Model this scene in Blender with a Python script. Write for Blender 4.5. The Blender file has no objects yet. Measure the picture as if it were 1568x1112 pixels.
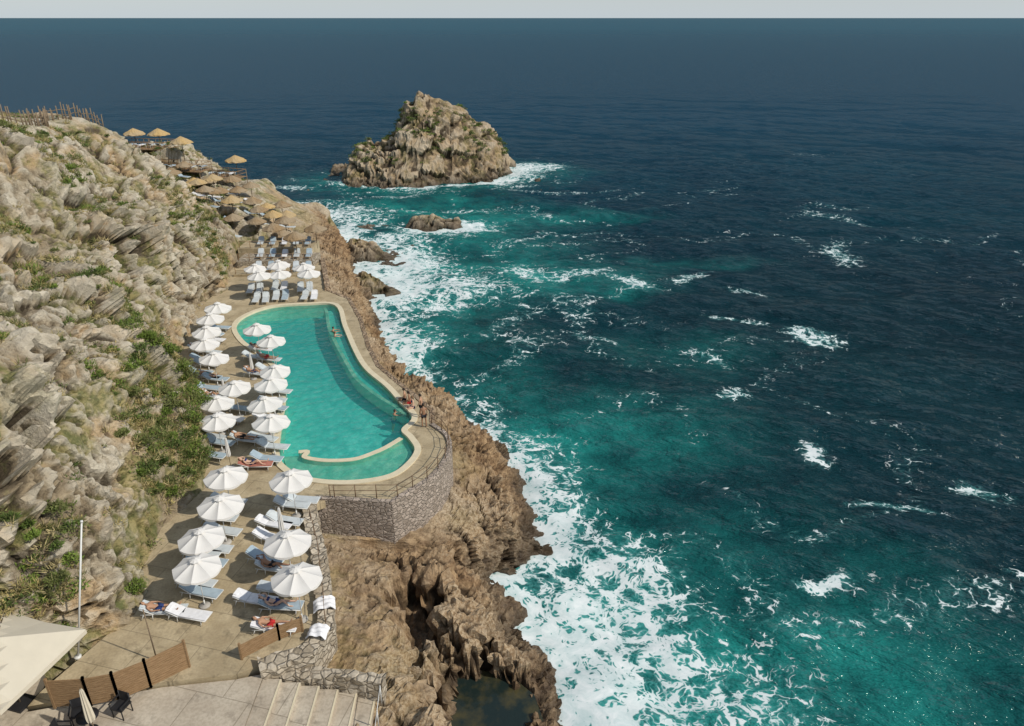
import bpy, math, random
import numpy as np
from mathutils import Vector, Matrix, Quaternion
from mathutils.bvhtree import BVHTree
random.seed(5); rng=np.random.default_rng(7)
sc=bpy.context.scene
sc.view_settings.view_transform='Standard'; sc.view_settings.look='None'; sc.view_settings.exposure=0
def link(o):
    sc.collection.objects.link(o); return o
# ------------------------------------------------------------ noise
PERM=rng.permutation(256); GR=rng.normal(size=(256,3)); GR/=np.linalg.norm(GR,axis=1)[:,None]; RP=rng.random((256,3)); RV=rng.random(256)
def hsh(i,j,k): return PERM[(PERM[(PERM[i&255]+j)&255]+k)&255]
def perlin(P):
    P=np.asarray(P,float); I=np.floor(P).astype(int); F=P-I; U=F*F*F*(F*(F*6-15)+10); r=0
    for a in (0,1):
        for b in (0,1):
            for c in (0,1):
                g=GR[hsh(I[...,0]+a,I[...,1]+b,I[...,2]+c)]
                d=(g*(F-np.array([a,b,c]))).sum(-1)
                w=(U[...,0] if a else 1-U[...,0])*(U[...,1] if b else 1-U[...,1])*(U[...,2] if c else 1-U[...,2])
                r=r+w*d
    return r*1.5
def fbm(P,o=4,g=.5):
    r=0;a=1
    for i in range(o):
        r=r+a*perlin(P*(2.03**i)+i*17.3); a*=g
    return r
def ridge(P,o=4):
    r=0;a=1
    for i in range(o):
        r=r+a*(1-2*np.abs(perlin(P*(2.1**i)+i*11.7))); a*=.5
    return r
def worley(P):
    I=np.floor(P).astype(int); f1=np.full(P.shape[:-1],9.); f2=f1.copy(); idv=np.zeros(P.shape[:-1]); tl=np.zeros(P.shape[:-1])
    for a in (-1,0,1):
        for b in (-1,0,1):
            for c in (-1,0,1):
                J=I+np.array([a,b,c]); h=hsh(J[...,0],J[...,1],J[...,2])
                v=P-(J+RP[h]); d=np.sqrt((v*v).sum(-1)); m=d<f1
                f2=np.where(m,f1,np.minimum(f2,d)); idv=np.where(m,RV[h],idv); tl=np.where(m,(v*GR[h]).sum(-1),tl); f1=np.where(m,d,f1)
    return f1,f2,idv,tl
# ------------------------------------------------------------ material helpers
class NT:
    def __init__(s,name):
        s.m=bpy.data.materials.new(name); s.m.use_nodes=True; s.t=s.m.node_tree; s.t.nodes.clear()
        s.out=s.n('ShaderNodeOutputMaterial')
    def n(s,t,**k):
        x=s.t.nodes.new(t)
        for a,b in k.items(): setattr(x,a,b)
        return x
    def set(s,sock,v):
        if isinstance(v,bpy.types.NodeSocket): s.t.links.new(v,sock)
        elif isinstance(v,tuple) and len(v)==3 and sock.type=='RGBA': sock.default_value=(*v,1)
        else: sock.default_value=v
    def pos(s,scale=(1,1,1)):
        g=s.n('ShaderNodeNewGeometry').outputs['Position']
        if scale==(1,1,1): return g
        v=s.n('ShaderNodeVectorMath',operation='MULTIPLY'); s.set(v.inputs[0],g); v.inputs[1].default_value=scale; return v.outputs[0]
    def vadd(s,a,b):
        v=s.n('ShaderNodeVectorMath',operation='ADD'); s.set(v.inputs[0],a); s.set(v.inputs[1],b); return v.outputs[0]
    def vscale(s,a,f):
        v=s.n('ShaderNodeVectorMath',operation='SCALE'); s.set(v.inputs[0],a); v.inputs['Scale'].default_value=f; return v.outputs[0]
    def noise(s,vec,scale,detail=4,rough=.55,col=False):
        x=s.n('ShaderNodeTexNoise'); s.set(x.inputs['Vector'],vec); x.inputs['Scale'].default_value=scale; x.inputs['Detail'].default_value=detail; x.inputs['Roughness'].default_value=rough
        return x.outputs['Color'] if col else x.outputs['Fac']
    def vor(s,vec,scale,feature='F1',out='Distance'):
        x=s.n('ShaderNodeTexVoronoi',feature=feature); s.set(x.inputs['Vector'],vec); x.inputs['Scale'].default_value=scale
        return x.outputs[out]
    def math(s,op,a,b=0.,c=None,clamp=False):
        x=s.n('ShaderNodeMath',operation=op,use_clamp=clamp); s.set(x.inputs[0],a); s.set(x.inputs[1],b)
        if c is not None: s.set(x.inputs[2],c)
        return x.outputs[0]
    def mr(s,v,a,b,c=0.,d=1.,smooth=False):
        x=s.n('ShaderNodeMapRange'); x.clamp=True
        if smooth: x.interpolation_type='SMOOTHSTEP'
        s.set(x.inputs[0],v)
        for i,q in enumerate((a,b,c,d)): s.set(x.inputs[i+1],q)
        return x.outputs[0]
    def mix(s,f,a,b,bt='MIX'):
        x=s.n('ShaderNodeMix',data_type='RGBA',blend_type=bt); s.set(x.inputs[0],f); s.set(x.inputs[6],a); s.set(x.inputs[7],b); return x.outputs[2]
    def attr(s,n): return s.n('ShaderNodeAttribute',attribute_name=n).outputs['Fac']
    def bump(s,h,dist=.1,st=1.,nrm=None):
        x=s.n('ShaderNodeBump'); s.set(x.inputs['Height'],h); x.inputs['Distance'].default_value=dist; x.inputs['Strength'].default_value=st
        if nrm is not None: s.set(x.inputs['Normal'],nrm)
        return x.outputs[0]
    def bsdf(s,col,rough=.8,normal=None,spec=.3,**k):
        b=s.n('ShaderNodeBsdfPrincipled'); s.set(b.inputs['Base Color'],col); s.set(b.inputs['Roughness'],rough); b.inputs['Specular IOR Level'].default_value=spec
        if normal is not None: s.set(b.inputs['Normal'],normal)
        for a,v in k.items(): s.set(b.inputs[a],v)
        return b.outputs[0]
    def done(s,sh): s.set(s.out.inputs[0],sh); return s.m
def simple(name,col,rough=.7,var=.15,scale=3.,spec=.3):
    t=NT(name); n=t.noise(t.pos(),scale,3)
    c=t.mix(t.mr(n,.3,.7),tuple(x*(1-var) for x in col),tuple(min(1,x*(1+var)) for x in col))
    return t.done(t.bsdf(c,rough,spec=spec))
def rock_mat(name,coast_all=False):
    t=NT(name); p=t.pos(); z=t.n('ShaderNodeSeparateXYZ'); t.set(z.inputs[0],p); z=z.outputs[2]
    warp=t.vadd(p,t.vscale(t.noise(p,.5,2,col=True),2.5))
    n1=t.noise(warp,.16,3,.6); n2=t.noise(p,1.7,6,.7); n3=t.noise(p,7.,3,.7)
    c=t.mix(t.mr(n1,.40,.60),(.33,.265,.175),(.52,.465,.365))
    c=t.mix(t.mr(n2,.38,.6,.75,0),c,(.20,.155,.10))
    c=t.mix(t.mr(t.noise(warp,.3,2),.53,.64,0,.7),c,(.44,.30,.155))
    c=t.mix(t.mr(n3,.36,.5,.5,0),c,(.13,.10,.065))
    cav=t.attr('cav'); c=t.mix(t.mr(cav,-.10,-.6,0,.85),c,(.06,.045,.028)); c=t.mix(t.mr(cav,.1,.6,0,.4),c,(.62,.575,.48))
    veg=t.mr(t.noise(t.vadd(p,(31.,7.,3.)),.24,5,.72),.49,.56,0,.85); veg=t.math('MULTIPLY',veg,t.mr(cav,.35,.0,.35,1.))
    c=t.mix(veg,c,t.mix(t.mr(n2,.42,.58),(.095,.11,.032),(.28,.24,.10)))
    co=.5 if coast_all else t.attr('coast')
    cc=t.mix(t.mr(n2,.38,.62),(.13,.073,.036),(.37,.25,.14)); cc=t.mix(t.mr(n1,.42,.58),cc,t.mix(t.mr(n3,.4,.6),(.25,.165,.09),(.44,.34,.225)))
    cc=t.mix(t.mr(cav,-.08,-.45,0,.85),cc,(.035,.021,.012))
    c=t.mix(co,c,cc)
    zz=t.math('ADD',z,t.math('MULTIPLY',n2,1.8)); wet=t.mr(zz,1.0,2.9,1,0)
    c=t.mix(t.math('MULTIPLY',wet,.85),c,(.04,.027,.016))
    b=t.bump(t.math('ADD',n2,t.math('MULTIPLY',n3,.3)),.2,.9)
    return t.done(t.bsdf(c,t.mr(wet,0,1,.9,.4),b,.3))
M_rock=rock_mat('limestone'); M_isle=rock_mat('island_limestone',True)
def deck_mat(name,a,b):
    t=NT(name); p=t.pos(); n=t.noise(p,.6,4,.6); n2=t.noise(p,9,3)
    c=t.mix(t.mr(n,.35,.65),a,b); c=t.mix(t.mr(n2,.35,.6,.25,0),c,(.15,.12,.08))
    c=t.mix(t.mr(t.noise(t.vadd(p,(9.,4.,0.)),1.3,4,.7),.54,.68,0,.65),c,tuple(x*.5 for x in a))
    rot=t.n('ShaderNodeVectorRotate',rotation_type='Z_AXIS'); t.set(rot.inputs['Vector'],p); rot.inputs['Angle'].default_value=.25
    br=t.n('ShaderNodeTexBrick'); t.set(br.inputs['Vector'],rot.outputs[0]); br.inputs['Scale'].default_value=1.; br.inputs['Brick Width'].default_value=2.4; br.inputs['Row Height'].default_value=2.; br.inputs['Mortar Size'].default_value=.02
    c=t.mix(t.math('MULTIPLY',br.outputs['Fac'],.5),c,(.1,.08,.05))
    return t.done(t.bsdf(c,.8))
M_deck=deck_mat('terrace_concrete',(.36,.285,.175),(.51,.42,.275))
M_low=deck_mat('lower_paving',(.42,.355,.275),(.53,.465,.37))
M_cope=simple('cream_coping',(.64,.56,.40),.6,.08,2)
M_step=simple('submerged_step',(.55,.68,.52),.6,.06,2)
def masonry(name,a,b,sc_=3.2,m=(.30,.26,.21)):
    t=NT(name); p=t.pos((1,1,1.5)); p=t.vadd(p,t.vscale(t.noise(p,2.,2,col=True),.12))
    e=t.vor(p,sc_,'DISTANCE_TO_EDGE'); col=t.vor(p,sc_,'F1','Color'); s=t.n('ShaderNodeSeparateColor'); t.set(s.inputs[0],col)
    c=t.mix(s.outputs[0],a,b); c=t.mix(t.mr(t.noise(p,8,3),.35,.65,.4,0),c,tuple(x*.45 for x in a)); c=t.mix(t.mr(e,.02,.07,1,0),c,m)
    return t.done(t.bsdf(c,.85,t.bump(t.mr(e,0,.14),.06,1.)))
M_mas=masonry('stone_masonry',(.28,.225,.18),(.52,.43,.36),3.2,(.33,.28,.23))
M_rub=masonry('rubble_masonry',(.34,.28,.20),(.58,.51,.41),2.6,(.28,.23,.17))
M_brw=masonry('sea_wall_stone',(.24,.165,.10),(.44,.33,.225),2.2,(.15,.105,.07))
def wood_mat(name,a,b):
    t=NT(name); p=t.pos((2,2,14)); n=t.noise(p,2.,3); return t.done(t.bsdf(t.mix(t.mr(n,.3,.7),a,b),.75))
M_wood=wood_mat('weathered_timber',(.19,.115,.055),(.34,.22,.12)); M_woodd=wood_mat('grey_timber',(.13,.09,.06),(.26,.20,.13))
def straw_mat(name,a,b):
    t=NT(name); p=t.pos((9,9,9)); n=t.noise(p,1.5,4,.7); n2=t.noise(t.pos(),.35,2)
    c=t.mix(t.mr(n,.3,.7),a,b); c=t.mix(t.mr(n2,.4,.6,0,.5),c,(.36,.31,.23)); return t.done(t.bsdf(c,.95,t.bump(n,.05)))
M_straw=straw_mat('straw_thatch',(.16,.10,.05),(.40,.28,.155)); M_strawg=straw_mat('golden_thatch',(.34,.22,.09),(.62,.44,.20))
def fabric(name,col):
    t=NT(name); n=t.noise(t.pos(),1.5,3); c=t.mix(t.mr(n,.3,.7),tuple(x*.93 for x in col),col)
    d=t.bsdf(c,.8,None,.2)
    tr=t.n('ShaderNodeBsdfTranslucent'); t.set(tr.inputs[0],c); mx=t.n('ShaderNodeMixShader'); mx.inputs[0].default_value=.15; t.set(mx.inputs[1],d); t.set(mx.inputs[2],tr.outputs[0]); return t.done(mx.outputs[0])
M_white=fabric('white_canvas',(.78,.76,.73)); M_cream=fabric('cream_canvas',(.68,.62,.50))
M_metal=simple('white_metal',(.65,.65,.63),.4,.05); M_dmetal=simple('rusty_rail',(.16,.10,.06),.6,.3); M_black=simple('black_rattan',(.02,.02,.022),.5,.2)
M_sling=simple('lounger_sling',(.50,.54,.56),.8,.1); M_mat=simple('grey_blue_sling',(.33,.41,.47),.85,.1); M_towr=simple('red_towel',(.40,.16,.12),.9,.2,6); M_toww=simple('white_towel',(.72,.72,.74),.9,.08,6)
M_conc=simple('concrete_base',(.4,.38,.35))
M_skin=[simple('skin_tanned',(.42,.24,.15),.55,.06),simple('skin_fair',(.58,.37,.27),.55,.05),simple('skin_brown',(.30,.16,.095),.55,.06)]
M_hair=simple('dark_hair',(.03,.02,.015),.6,.3); M_hairb=simple('brown_hair',(.14,.08,.04),.6,.3); M_eye=simple('eye_dark',(.02,.015,.01),.2,0); M_lip=simple('lips',(.40,.15,.12),.5,.05)
CL={'red':simple('red_swimwear',(.50,.03,.03),.8),'navy':simple('navy_swimwear',(.02,.04,.14),.8),'black':simple('black_swimwear',(.015,.015,.02),.7),'white':simple('white_swimwear',(.75,.75,.75),.8),'teal':simple('teal_swimwear',(.03,.25,.28),.8)}
# ------------------------------------------------------------ mesh builder
class MB:
    def __init__(s): s.v=[];s.f=[];s.mi=[];s.mats=[];s.sm=[]
    def m(s,mat):
        if mat not in s.mats: s.mats.append(mat)
        return s.mats.index(mat)
    def add(s,vs,fs,mat,smooth=False):
        o=len(s.v); s.v+= [tuple(v) for v in vs]; s.f+=[tuple(i+o for i in f) for f in fs]; k=s.m(mat); s.mi+=[k]*len(fs); s.sm+=[smooth]*len(fs)
    def box(s,c,sz,mat,R=None):
        c=Vector(c); vs=[]
        for x in (-.5,.5):
            for y in (-.5,.5):
                for z in (-.5,.5):
                    v=Vector((x*sz[0],y*sz[1],z*sz[2])); vs.append(c+(R@v if R else v))
        s.add(vs,[(0,1,3,2),(4,6,7,5),(0,4,5,1),(2,3,7,6),(0,2,6,4),(1,5,7,3)],mat)
    def cyl(s,a,b,r0,r1,mat,n=8,smooth=True):
        a=Vector(a);b=Vector(b);d=(b-a).normalized(); q=d.to_track_quat('Z','Y'); vs=[]
        for P,r in ((a,r0),(b,r1)):
            for i in range(n):
                t=2*math.pi*i/n; vs.append(P+q@Vector((r*math.cos(t),r*math.sin(t),0)))
        s.add(vs,[(i,(i+1)%n,n+(i+1)%n,n+i) for i in range(n)]+[tuple(range(n))[::-1],tuple(range(n,2*n))],mat,smooth)
    def ell(s,c,r,mat,R=None,nu=12,nv=8,fn=None):
        vs=[]
        for j in range(nv+1):
            ph=math.pi*j/nv
            for i in range(nu):
                th=2*math.pi*i/nu; u=Vector((math.sin(ph)*math.cos(th),math.sin(ph)*math.sin(th),math.cos(ph)))
                v=Vector((u.x*r[0],u.y*r[1],u.z*r[2]))
                if fn: v=fn(u,v)
                vs.append(Vector(c)+(R@v if R else v))
        s.add(vs,[(j*nu+i,(j+1)*nu+i,(j+1)*nu+(i+1)%nu,j*nu+(i+1)%nu) for j in range(nv) for i in range(nu)],mat,True)
    def mesh(s,name):
        me=bpy.data.meshes.new(name); me.from_pydata(s.v,[],s.f); 
        for m in s.mats: me.materials.append(m)
        me.polygons.foreach_set('material_index',s.mi); me.polygons.foreach_set('use_smooth',s.sm); me.update(); return me
    def obj(s,name,loc=(0,0,0),rz=0):
        o=bpy.data.objects.new(name,s.mesh(name)); o.location=loc; o.rotation_euler=(0,0,rz); return link(o)
def inst(name,me,loc,rz=0,s=1.):
    o=bpy.data.objects.new(name,me); o.location=loc; o.rotation_euler=(0,0,rz); o.scale=(s,s,s); return link(o)
def grid_obj(name,P,mat,attrs={},smooth=True):
    ny,nx=P.shape[:2]; me=bpy.data.meshes.new(name); n=ny*nx
    idx=np.arange(n).reshape(ny,nx); q=np.stack([idx[:-1,:-1],idx[:-1,1:],idx[1:,1:],idx[1:,:-1]],-1).reshape(-1,4)
    me.vertices.add(n); me.vertices.foreach_set('co',P.reshape(-1).astype(np.float32))
    me.loops.add(q.size); me.loops.foreach_set('vertex_index',q.reshape(-1).astype(np.int32))
    me.polygons.add(len(q)); me.polygons.foreach_set('loop_start',np.arange(0,q.size,4,dtype=np.int32)); me.polygons.foreach_set('loop_total',np.full(len(q),4,np.int32))
    me.polygons.foreach_set('use_smooth',np.full(len(q),smooth)); me.update(calc_edges=True)
    for k,a in attrs.items():
        at=me.attributes.new(k,'FLOAT','POINT'); at.data.foreach_set('value',a.reshape(-1).astype(np.float32))
    me.materials.append(mat); return link(bpy.data.objects.new(name,me)),q
def gnormals(P):
    du=np.gradient(P,axis=1); dv=np.gradient(P,axis=0); n=np.cross(du,dv); n/=np.linalg.norm(n,axis=-1)[...,None]+1e-9; return n
def crag(P):
    W0=P+np.stack([fbm(P*.3,3),fbm(P*.3+50,3),fbm(P*.3+90,3)],-1)*1.1
    f1,f2,i1,t1=worley(W0*np.array([.17,.17,.25])); g1,g2,i2,t2=worley(W0*np.array([.5,.5,.72])+5); k1,k2,i3,t3=worley(P*1.5+9)
    q=np.clip(.55+1.6*fbm(P*.07+71,2),.12,1.25)   # smooth slabs alternate with broken rock
    return fbm(P*.07,3)*3.0+(i1-.5)*1.1+t1*1.7-np.exp(-(f2-f1)/.05)*.55+q*((i2-.5)*.6+t2*.75-np.exp(-(g2-g1)/.06)*.3+(i3-.5)*.15+t3*.40)+fbm(P*.7,3)*.4+fbm(P*2.6,3)*.13
# ------------------------------------------------------------ terrain
Fl=[(-12,-24,6),(15,-23.8,6),(22.2,-23.2,6),(23.6,-19.6,6),(25.3,-17.3,6),(27.8,-17.6,6),(30.2,-18.1,6),(32.9,-18.4,6),(36,-18.6,6),(39.5,-20.2,6),(42.8,-22,6),(46.5,-23,6),(51.8,-25.8,6),(58.2,-27.9,6),(64.4,-29.4,6),(71.8,-29.2,6),(80.7,-31.6,7),(84,-33,8.3),(90,-36,9),(100,-38,9.8),(112,-39,9),(118,-42,6),(124,-48,-3)]
Rl=[(-12,-9,5.9),(20,-9.6,5.9),(23,-10,5.9),(24,-8.7,5.2),(26.5,-8.7,5.0),(30,-10,4.8),(33,-11.1,4.6),(34.2,-11.2,3.8),(34.8,-6.9,3.3),(36.8,-5.2,3.4),(39.2,-4.2,3.6),(42.1,-4.3,4.2),(43.5,-5.6,4.6),(45.5,-6,4.8),(48.2,-7.9,4.8),(50.1,-9.2,4.7),(53,-11.1,4.7),(56.9,-12.6,4.7),(62.8,-14.2,4.8),(68.3,-16.4,5),(70.8,-18.7,5.4),(80.7,-21.6,5.8),(90,-26,5.2),(100,-28.5,5.6),(110,-30.5,5.6),(116,-35,4),(124,-46,-3)]
Wl=[(-12,5),(20,3),(24.9,2.6),(27.3,2.1),(31.3,.8),(35.1,-1.2),(38.4,2.2),(43.8,.8),(49,-.6),(53.6,-3.2),(58.2,-6.9),(61.5,-9.6),(70.5,-13.2),(79.9,-16.4),(85.6,-17.0),(92,-20),(101.5,-22.5),(105,-25),(114,-27),(118,-33),(124,-44)]
Cl=[(-12,-35,23.5),(30,-35,23.5),(45,-37,23.5),(60,-41,23.2),(70,-42,22),(77,-42,20.6),(80,-43,18.9),(84,-50,16.2),(90,-56,15.2),(112,-60,14.2),(118,-62,10),(124,-66,-3)]
Ml=[(-12,-29,14),(21,-28,14),(26,-24.5,15),(40,-26,15),(50,-30,15),(60,-33,15),(70,-34,15),(77,-35.5,14.3),(80,-38,13.5),(84,-42,12.6),(90,-45,12.0),(112,-49,12.0),(118,-52,8),(124,-56,-3)]
def I(tab,y,k): a=np.array([r[:k+1] for r in tab]); return np.interp(y,a[:,0],a[:,k])
ys=np.concatenate([np.arange(-12,15,1.),np.arange(15,50,.13),np.arange(50,84,.18),np.arange(84,124.1,.26)])
cx=I(Cl,ys,1);cz=I(Cl,ys,2);mx=I(Ml,ys,1);mz=I(Ml,ys,2);fx=I(Fl,ys,1);fz=I(Fl,ys,2);rx=I(Rl,ys,1);rz=I(Rl,ys,2);wx=I(Wl,ys,1)
far=np.clip((ys-82)/6,0,1)
uz=4.0*(1-far)+far*fz; uz2=np.minimum(4.0*(1-far)+far*(rz+.6),rz+.6*far)
keys=[(cx-90,cz*1.0+3,.5,0),(cx-14,cz+.6,.6,0),(cx,cz,.62,0),(mx,mz,1.05,0),(fx,fz,.3,0),(fx+.5+far*1.5,uz,.06,0),(rx-.4-far*1.5,uz2,.06,.3),(rx+.1,np.minimum(rz,uz2+ .8+far*9),.3,.6),(rx+(wx-rx)*.62,rz*.5+.7,.9,1),(wx,0*ys-.1,.7,1),(wx+2.5,0*ys-3,.3,1),(wx+14,0*ys-9,.1,1)]
segs=[8,22,80,90,6,26,5,60,46,8,3]
X=[];Z=[];A=[];C=[]
for i,n in enumerate(segs):
    for t in np.arange(n)/n:
        a,b=keys[i],keys[i+1]; X.append(a[0]*(1-t)+b[0]*t); Z.append(a[1]*(1-t)+b[1]*t)
        A.append(np.full(len(ys),a[2]*(1-t)+b[2]*t) if i!=3 else np.full(len(ys),.3+.75*(1-t)**.6)); C.append(np.full(len(ys),a[3]*(1-t)+b[3]*t))
X=np.array(X).T;Z=np.array(Z).T;A=np.array(A).T;C=np.array(C).T
A=np.maximum(A,(far*.35)[:,None]*(A<.4))
Y=np.repeat(ys[:,None],X.shape[1],1)
for _ in range(3):
    Z[:,1:-1]=.25*Z[:,:-2]+.5*Z[:,1:-1]+.25*Z[:,2:]
P=np.stack([X,Y,Z],-1)
for (px,py,pr,pz) in [(-5.0,29.9,1.25,1.0),(-4.4,27.8,1.0,1.2),(-1.1,25.0,2.3,.1),(-2.4,23.6,1.4,.2)]:
    dd=np.hypot(P[...,0]-px,P[...,1]-py)/pr*(1+.45*fbm(P*.8,2)); w=np.clip((1.45-dd)/.75,0,1); w=w*w*(3-2*w)*(C>.6); P[...,2]=P[...,2]*(1-w)+np.minimum(P[...,2],pz)*w
N=gnormals(P); 
if N[...,2].mean()<0: N=-N
for _ in range(6):
    N[1:-1,1:-1]=(N[1:-1,1:-1]*2+N[:-2,1:-1]+N[2:,1:-1]+N[1:-1,:-2]+N[1:-1,2:]); N/=np.linalg.norm(N,axis=-1)[...,None]+1e-9
cliff=crag(P)
Wc=P+np.stack([fbm(P*.5+7,3),fbm(P*.5+57,3),fbm(P*.5+97,3)],-1)*.7
h1,h2,j1,t1=worley(Wc*.42+3); l1,l2,j2,t2=worley(Wc*1.05+13); k1,k2,i3,t3=worley(P*2.3+1)
coast=fbm(P*.16+4,3)*1.0+(j1-.5)*.5+t1*.75-(.5-l1)*.35+t2*.45+fbm(P*1.0,4)*.4-(.45-k1)*.3+t3*.25-np.exp(-(h2-h1)/.05)*.3
D=A*(cliff*(1-C)+coast*C)
P=P+N*D[...,None]
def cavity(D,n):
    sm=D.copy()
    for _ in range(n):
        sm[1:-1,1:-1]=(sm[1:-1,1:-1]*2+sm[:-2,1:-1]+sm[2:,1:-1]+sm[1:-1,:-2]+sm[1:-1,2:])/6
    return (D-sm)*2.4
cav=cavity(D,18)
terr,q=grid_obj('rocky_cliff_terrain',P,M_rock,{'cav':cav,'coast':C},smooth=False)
bvh=BVHTree.FromPolygons(P.reshape(-1,3).tolist(),q.tolist())
def gz(x,y,d=6.):
    h=bvh.ray_cast(Vector((x,y,60)),Vector((0,0,-1))); return h[0].z if h[0] else d
# vegetation
def foliage(name,mats,pts,size,leaf,nl,up):
    V=[];F=[];mm=[];o=0
    for (p,n) in pts:
        s=size*rng.uniform(.5,1.6); m=int(nl*rng.uniform(.6,1.3)); ax=rng.normal(size=(m,3)); ax/=np.linalg.norm(ax,axis=1)[:,None]; r=rng.random(m)**.5
        sq=rng.uniform(.6,1.3,3); c=ax*r[:,None]*s*sq; c[:,2]=np.abs(c[:,2])*up; c=c+p
        d=ax+np.array([0,0,up*.8])+rng.normal(size=(m,3))*.4; d/=np.linalg.norm(d,axis=1)[:,None]
        sd=np.cross(d,rng.normal(size=(m,3))); sd/=np.linalg.norm(sd,axis=1)[:,None]+1e-6
        L=leaf[1]*rng.uniform(.6,1.4,m)[:,None]; w=leaf[0]
        V+=[c-sd*w,c+sd*w,c+d*L]; a=np.arange(m); F.append(np.stack([o+a,o+m+a,o+2*m+a],-1)); o+=3*m
        mm.append(np.where(rng.random(m)<.8,rng.integers(0,len(mats)),rng.integers(0,len(mats),m)))
    me=bpy.data.meshes.new(name); me.from_pydata(np.concatenate(V).tolist(),[],np.concatenate(F).tolist())
    for x in mats: me.materials.append(x)
    me.polygons.foreach_set('material_index',np.concatenate(mm).astype(np.int32)); me.update(); return link(bpy.data.objects.new(name,me))
G1=simple('leaf_green',(.085,.125,.03),.8,.3,2);G2=simple('leaf_olive',(.15,.165,.055),.8,.3,2);G3=simple('leaf_bright',(.14,.20,.035),.8,.3,2);G4=simple('dry_grass',(.36,.29,.12),.9,.25,2);G5=simple('dry_straw',(.47,.39,.20),.9,.25,2)
NN=gnormals(P); 
if NN[...,2].mean()<0: NN=-NN
c0=segs[0];c1=sum(segs[:4])-2
sub=P[:,c0:c1].reshape(-1,3); subn=NN[:,c0:c1].reshape(-1,3); vis=(sub[:,1]>16)&(sub[:,0]>-60)
dens=fbm(sub*.12+20,4)
wgt=np.clip(dens*3+.15,0.02,1)*vis*(subn[:,2]>.3)*(.5+(40/np.maximum(sub[:,1],28))**2)
wgt=wgt/wgt.sum()
def pick(n,w=wgt): 
    i=rng.choice(len(sub),n,p=w); return [(sub[a],subn[a]) for a in i]
foliage('cliff_shrubs',[G1,G2,G3],pick(1100),.45,(.045,.16),130,.7)
foliage('cliff_scrub',[G2,G4,G1],pick(1900),.32,(.035,.14),50,.7)
foliage('dry_grass_tufts',[G4,G5,G2],pick(2600),.26,(.02,.36),40,.9)
wb=vis*(sub[:,2]<13)*(sub[:,1]<46)*(subn[:,2]>.2)*np.clip(dens+.3,0.02,1); wb=wb/wb.sum()
foliage('green_bushes',[G1,G3,G2],pick(90,wb),.5,(.035,.17),480,.8)
# ------------------------------------------------------------ polygons
def cr(pts,n=6,closed=True):
    pts=[Vector((*p,0)) for p in pts]; out=[]; L=len(pts)
    for i in range(L if closed else L-1):
        if closed: a,b,c,d=pts[i-1],pts[i],pts[(i+1)%L],pts[(i+2)%L]
        else: a,b,c,d=pts[max(i-1,0)],pts[i],pts[i+1],pts[min(i+2,L-1)]
        for k in range(n):
            t=k/n; out.append(.5*((2*b)+(c-a)*t+(2*a-5*b+4*c-d)*t*t+(3*b-a-3*c+d)*t**3))
    if not closed: out.append(pts[-1])
    return [(v.x,v.y) for v in out]
def offset(poly,d):
    n=len(poly); area=sum(poly[i][0]*poly[(i+1)%n][1]-poly[(i+1)%n][0]*poly[i][1] for i in range(n)); s=1 if area>0 else -1; o=[]
    for i in range(n):
        a=Vector(poly[i-1]);b=Vector(poly[i]);c=Vector(poly[(i+1)%n]); t=((b-a).normalized()+(c-b).normalized()); t=t.normalized() if t.length>1e-6 else (c-b).normalized()
        o.append((b.x+t.y*s*d,b.y-t.x*s*d))
    return o
def fill(name,polys,ztop,th,mat):
    cu=bpy.data.curves.new(name,'CURVE'); cu.dimensions='2D'; cu.fill_mode='BOTH'; cu.extrude=th/2
    for pl in polys:
        sp=cu.splines.new('POLY'); sp.points.add(len(pl)-1); sp.use_cyclic_u=True
        for i,(x,y) in enumerate(pl): sp.points[i].co=(x,y,0,1)
    o=bpy.data.objects.new(name+'_c',cu); sc.collection.objects.link(o); bpy.context.view_layer.update()
    me=bpy.data.meshes.new_from_object(o.evaluated_get(bpy.context.evaluated_depsgraph_get())); bpy.data.objects.remove(o)
    me.name=name; me.materials.clear(); me.materials.append(mat)
    ob=bpy.data.objects.new(name,me); ob.location=(0,0,ztop-th/2); return link(ob)
pool=cr([(-24.6,61.2),(-24.5,63.8),(-22.9,66),(-20,66.7),(-17,66.5),(-15.1,61.2),(-13,55.5),(-11.5,52.2),(-9.5,49.3),(-8.2,47),(-6.9,44.6),(-7.4,42.9),(-6.8,41.8),(-6.2,40.3),(-6.7,38.5),(-7.7,37.4),(-9.9,36.9),(-12.3,37.3),(-14,38.6),(-14.8,40.3),(-15.6,43.7),(-16.4,47.5),(-17.9,51.8),(-20.7,55.5),(-22.9,58)],5)
TL=[(-19.3,21.7),(-17.9,25.3),(-18.2,27.8),(-18.7,30.2),(-19,32.9),(-19.2,36),(-21,39.5),(-22.8,42.8),(-23.6,46.5),(-26.4,51.8),(-28.4,58.2),(-29.8,64.4),(-29.6,71.8),(-31.9,80.7)]
TR=[(-21.6,80.7),(-18.7,70.8),(-16.1,68.3),(-13.9,62.8),(-12.2,56.9),(-10.7,53),(-8.8,50.1),(-7.4,48.2),(-5.7,45.5),(-5.4,43.5),(-4.3,42.1),(-4.0,40.6),(-4.2,39.2),(-4.6,37.9),(-5.2,36.8),(-6.9,34.8),(-10.3,35.2),(-11.2,34.6),(-11.2,32.9),(-10,30.2),(-8.9,26.5),(-8.5,25.1),(-8.9,23.9),(-10.8,23)]
outer=TL+TR+[(-11.6,22.6),(-14.5,22.2),(-19.4,21.0)]
fill('pool_terrace',[outer,offset(pool,.3)],6.0,.5,M_deck)
fill('lower_terrace',[[(-24.5,14),(-24.5,22.6),(-19.9,22.9),(-19.4,20.9),(-14.5,22.1),(-11.6,22.5),(-10.5,22.8),(-10.5,14)]],5.82,.5,M_low)
fill('pool_coping',[offset(pool,.42),pool],6.07,.5,M_cope)
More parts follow.
